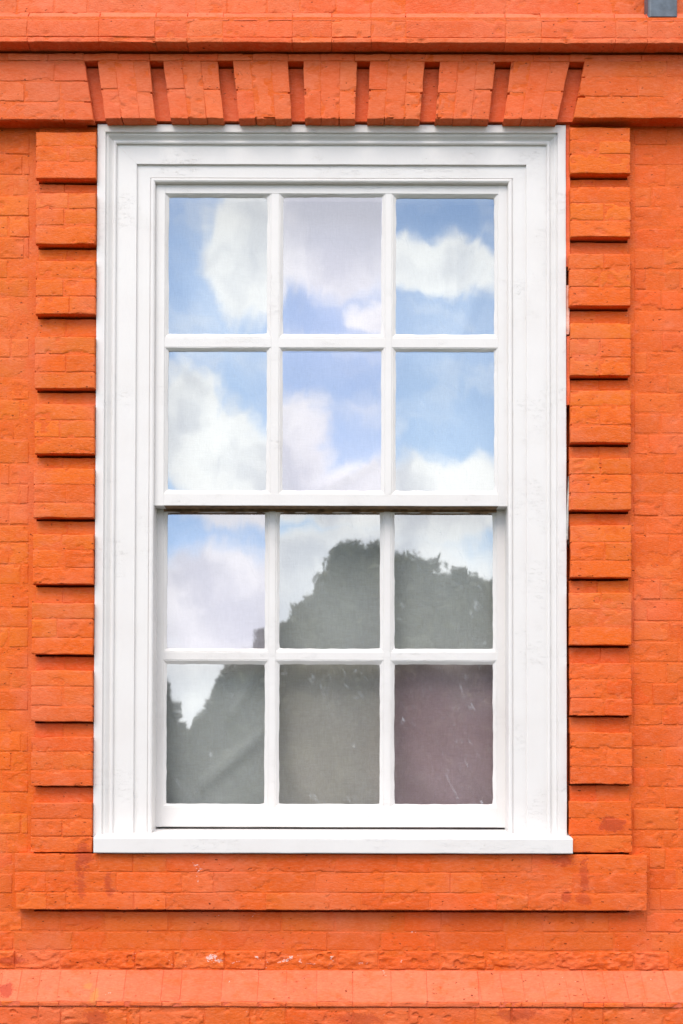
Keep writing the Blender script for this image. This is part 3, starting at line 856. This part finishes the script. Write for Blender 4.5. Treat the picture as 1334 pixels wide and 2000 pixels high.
# room and linen blind behind the glass
room = boxes('room', [], M_ROOM)
bx = (OX0 - .3, OX1 + .3, .30, 2.2, OZ0 - .9, OZ1 + .3)
v, f = box_vf(*bx); f = [q for q in f if q != (0, 1, 5, 4)]
bpy.data.objects.remove(room)
room = link('room', mesh('room', v, f), M_ROOM); room['kind'] = 'structure'

bz0, bz1 = OZ0 - .06, OZ1 + .05; bx0, bx1 = OX0 - .02, OX1 + .02
nx, nz = 110, 160
gx, gz = np.meshgrid(np.linspace(bx0, bx1, nx), np.linspace(bz0, bz1, nz))
dy = (fbm(gx * 2.2 + gz * 1.1, gz * .8 + 3, 2, 3) - .5) * .05
dy += (fbm((gx * .9 + gz * .45) * 9, (gz - gx * .4) * 1.6, 8, 3) - .5) * .022
for (fx_, fz_, ang, wdt, amp, ln) in ((UX(945), UZ(430), 1.15, .018, .014, .16), (UX(930), UZ(560), 1.25, .03, .012, .25), (UX(360), UZ(700), -.7, .02, .013, .15), (UX(680), UZ(900), .5, .02, .012, .2),
                                      (UX(470), UZ(1350), 1.0, .016, .010, .12), (UX(450), UZ(1480), .7, .025, .012, .18), (UX(350), UZ(1020), .8, .02, .010, .12), (UX(830), UZ(800), 1.4, .04, .010, .3)):
    u = (gx - fx_) * math.cos(ang) + (gz - fz_) * math.sin(ang); w = -(gx - fx_) * math.sin(ang) + (gz - fz_) * math.cos(ang)
    dy -= amp * np.exp(-(w / wdt) ** 2 - (u / ln) ** 2)
V = np.stack([gx, .190 + dy * 1.35, gz], -1).reshape(-1, 3)
idx = np.arange(nx * nz).reshape(nz, nx)
F = np.stack([idx[:-1, :-1], idx[:-1, 1:], idx[1:, 1:], idx[1:, :-1]], -1).reshape(-1, 4)
Vb = V + np.array([0, .0015, 0]); F2 = F[:, ::-1] + len(V)
blind = link('linen_blind', mesh('linen_blind', np.concatenate([V, Vb]).tolist(), np.concatenate([F, F2]).tolist(), True), M_LINEN)
tag(blind, 'creased greyish linen blind hanging behind the window panes', 'blind')

# ------------------------------------------------------------------ pipe and cable
px0, px1 = U(1263, 15, -.105).x, U(1321, 15, -.105).x; pz0, pz1 = UZ(30, -.108), ZW1
pipe = tag(empty('drainpipe', ((px0 + px1) / 2, -.076, pz0)), 'grey rectangular drainpipe end standing on string course at top right', 'drainpipe')
cx = (px0 + px1) / 2; hw = (px1 - px0) / 2
ring = []
for (sx, sy) in ((-1, -1), (1, -1), (1, 1), (-1, 1)):
    for k in range(4):
        a = math.atan2(sy, sx) - math.pi / 4 + k * math.pi / 6
        ring.append((sx * (hw - .010) + .010 * math.cos(a), sy * (.020) + .010 * math.sin(a)))
n = len(ring); V = []; F = []
for s_, z in ((1, 0), (1, pz1 - pz0), (.9, pz1 - pz0), (.9, 0)):
    for (a, c) in ring: V.append((a * s_, c * s_, z))
for q in range(4):
    for i in range(n):
        j = (i + 1) % n; a, c = q * n, ((q + 1) % 4) * n
        F.append((a + i, a + j, c + j, c + i))
link('pipe_shaft', mesh('pipe_shaft', V, F), M_GREYPIPE, pipe)
v, f = box_vf(-hw - .03, hw + .03, -.036, .032, .35, .39); link('pipe_bracket', mesh('pipe_bracket', v, f), M_GREYPIPE, pipe)


def tube(path, r, k=8):
    V = []; F = []
    for i, p in enumerate(path):
        p = Vector(p); d = (Vector(path[min(i + 1, len(path) - 1)]) - Vector(path[max(i - 1, 0)])).normalized()
        a = d.orthogonal().normalized(); b = d.cross(a)
        rr = r[i] if isinstance(r, (list, tuple)) else r
        for q in range(k):
            t = 2 * math.pi * q / k; V.append(tuple(p + a * math.cos(t) * rr + b * math.sin(t) * rr))
    for i in range(len(path) - 1):
        for q in range(k):
            F.append((i * k + q, i * k + (q + 1) % k, (i + 1) * k + (q + 1) % k, (i + 1) * k + q))
    F += [tuple(reversed(range(k))), tuple(range((len(path) - 1) * k, len(path) * k))]
    return V, F


cp = [U(x_, y_, d_) for x_, y_, d_ in ((1110, 930, .01), (1109, 965, -.012), (1108, 990, -.017), (1107.5, 1020, -.019), (1107, 1040, -.019), (1107.5, 1052, -.017), (1109, 1060, -.006), (1109.5, 1066, .02))]
v, f = tube(cp, .0036)
tag(link('cable', mesh('cable', v, f, True), M_CABLE), 'short grey cable hanging in the gap right of the window frame', 'cable')

# ------------------------------------------------------------------ ground and what the panes reflect
g = link('ground', mesh('ground', [(-700, -1000, 0), (700, -1000, 0), (700, 60, 0), (-700, 60, 0)], [(0, 1, 2, 3)]), M_GRASS); g['kind'] = 'structure'
p_ = link('unseen_bounce_cut', mesh('unseen_bounce_cut', [(-30, -2.6, .004), (30, -2.6, .004), (30, -.05, .004), (-30, -.05, .004)], [(0, 1, 2, 3)]), M_BOUNCE_CUT); p_['kind'] = 'structure'  # unseen dark strip, added to cut light bounced up onto the ledge undersides


def tree(name, x, y, height, rad, kind, seed, label, group='trees on the lawn'):
    r = np.random.RandomState(seed)
    t = tag(empty(name, (x, y, 0)), label, 'tree', group)
    pts = [(0, 0, -.1)]; rr = [.16]
    for k in range(1, 7):
        pts.append((r.uniform(-.1, .1), r.uniform(-.1, .1), height * .85 * k / 6)); rr.append(.16 * (1 - k / 6.6))
    V, F = tube(pts, rr, 8)
    for k in range(10):
        h = height * r.uniform(.2, .75); a = r.uniform(0, 6.28); L = rad * r.uniform(.5, .85)
        v, f = tube([(0, 0, h), (L * .5 * math.cos(a), L * .5 * math.sin(a), h + L * .2), (L * math.cos(a), L * math.sin(a), h + L * (.35 if kind == 'broad' else .0))], [.06, .04, .015], 5)
        o = len(V); V += v; F += [tuple(i + o for i in q) for q in f]
    link('trunk', mesh('trunk', V, F, True), M_BARK, t)
    C = []
    if kind == 'broad':
        n_c = 150
        for k in range(n_c):
            a = r.uniform(0, 6.28); h = r.uniform(.06, .98)
            pr = rad * math.sqrt(max(.05, 1 - abs((h - .42) / .60) ** 2.2)) * (r.uniform(.5, 1.0) if k % 2 else r.uniform(0, .65))
            c = np.array([pr * math.cos(a), pr * math.sin(a), h * height * .95]); cr = rad * r.uniform(.16, .30) * (1.15 - .5 * h)
            d = r.normal(size=(270, 3)); d /= np.linalg.norm(d, axis=1)[:, None]
            C.append(c + d * (cr * r.uniform(.2, 1.0, size=(270, 1)) ** .5 * r.choice([1.0, 1.0, 1.0, 1.45], size=(270, 1))) * np.array([1, 1, .75]))
        size = .085
    else:
        nl = 26
        for k in range(nl):
            h = .04 + .95 * k / nl; R = rad * (1 - h) ** .8 * r.uniform(.75, 1.1) + .08
            for q in range(9):
                a = r.uniform(0, 6.28); L = R * r.uniform(.7, 1.15); n_p = int(60 + 90 * L)
                u = r.uniform(.05, 1, size=n_p) ** .7
                w = (1 - u) * .22 * L + .05
                px = L * u * math.cos(a) + r.normal(size=n_p) * w; py = L * u * math.sin(a) + r.normal(size=n_p) * w
                pz = h * height - .22 * L * u + .16 * L * u * u + r.normal(size=n_p) * .05
                C.append(np.stack([px, py, pz], -1))
        size = .075
    P = np.concatenate(C); P = P[P[:, 2] > .05]; n = len(P)
    a1 = r.normal(size=(n, 3)); a1 /= np.linalg.norm(a1, axis=1)[:, None]
    a2 = np.cross(a1, r.normal(size=(n, 3))); a2 /= np.linalg.norm(a2, axis=1)[:, None]
    s1 = size * r.uniform(.7, 1.5, size=(n, 1)); s2 = s1 * .55
    V = np.stack([P - a1 * s1, P + a2 * s2, P + a1 * s1, P - a2 * s2], 1).reshape(-1, 3)
    F = np.arange(4 * n).reshape(n, 4)
    link('crown', mesh('crown', V.tolist(), F.tolist()), M_LEAF if kind == 'broad' else M_NEEDLE, t)
    return t


TY = -30.0
def grove(name, px, py, y, rad, kind, seed, label):
    tree(name, (px - 667) / FPX * (D - y), y, EYE + (1480 - py) / FPX * (D - y), rad, kind, seed, label)
grove('conifer', 318, 1305, TY, 1.3, 'con', 3, 'small dark conifer mirrored at left edge of the bottom left pane')
grove('conifer', 515, 1215, TY, 2.1, 'con', 9, 'taller dark conifer mirrored in the bottom left pane')
grove('broadleaf_tree', 722, 1045, TY - 1, 2.4, 'broad', 14, 'tallest leafy tree mirrored in the middle of the lower sash')
grove('broadleaf_tree', 668, 1110, TY - 2.5, 2.0, 'broad', 33, 'leafy tree mirrored just left of the tallest tree')
grove('broadleaf_tree', 622, 1155, TY - 4, 1.9, 'broad', 45, 'leafy tree mirrored second left of the tallest tree')
grove('broadleaf_tree', 575, 1200, TY + 1.5, 1.6, 'broad', 37, 'low leafy tree mirrored between the taller conifer and the leafy trees')
grove('broadleaf_tree', 805, 1062, TY - 3, 2.6, 'broad', 52, 'leafy tree mirrored just right of the tallest tree')
grove('broadleaf_tree', 890, 1082, TY + 1, 2.4, 'broad', 21, 'leafy tree mirrored in the right panes of the lower sash')
grove('broadleaf_tree', 1010, 1115, TY, 2.6, 'broad', 27, 'leafy tree standing furthest right in the mirrored row')
# clipped hedge behind the trees
r = np.random.RandomState(5); n = 60000
P = np.stack([r.uniform(-16, 18, n), r.uniform(-36.2, -34.8, n), r.uniform(0, 1, n) ** .8 * 2.5], -1); P[:, 2] *= (0.85 + .3 * vn(P[:, 0] * .8, P[:, 1] * .8, 3)) * np.interp(P[:, 0], [-5.2, -3.6], [1.15, 2.0])
a1 = r.normal(size=(n, 3)); a1 /= np.linalg.norm(a1, axis=1)[:, None]; a2 = np.cross(a1, r.normal(size=(n, 3))); a2 /= np.linalg.norm(a2, axis=1)[:, None]
V = np.stack([P - a1 * .12, P + a2 * .08, P + a1 * .12, P - a2 * .08], 1).reshape(-1, 3)
hedge = tag(empty('hedge', (0, -35.5, 0)), 'long dark green hedge mirrored low behind the trees', 'hedge')
h_ = link('hedge_foliage', mesh('hedge_foliage', (V - np.array([0, -35.5, 0])).tolist(), np.arange(4 * n).reshape(n, 4).tolist()), M_LEAF, hedge)
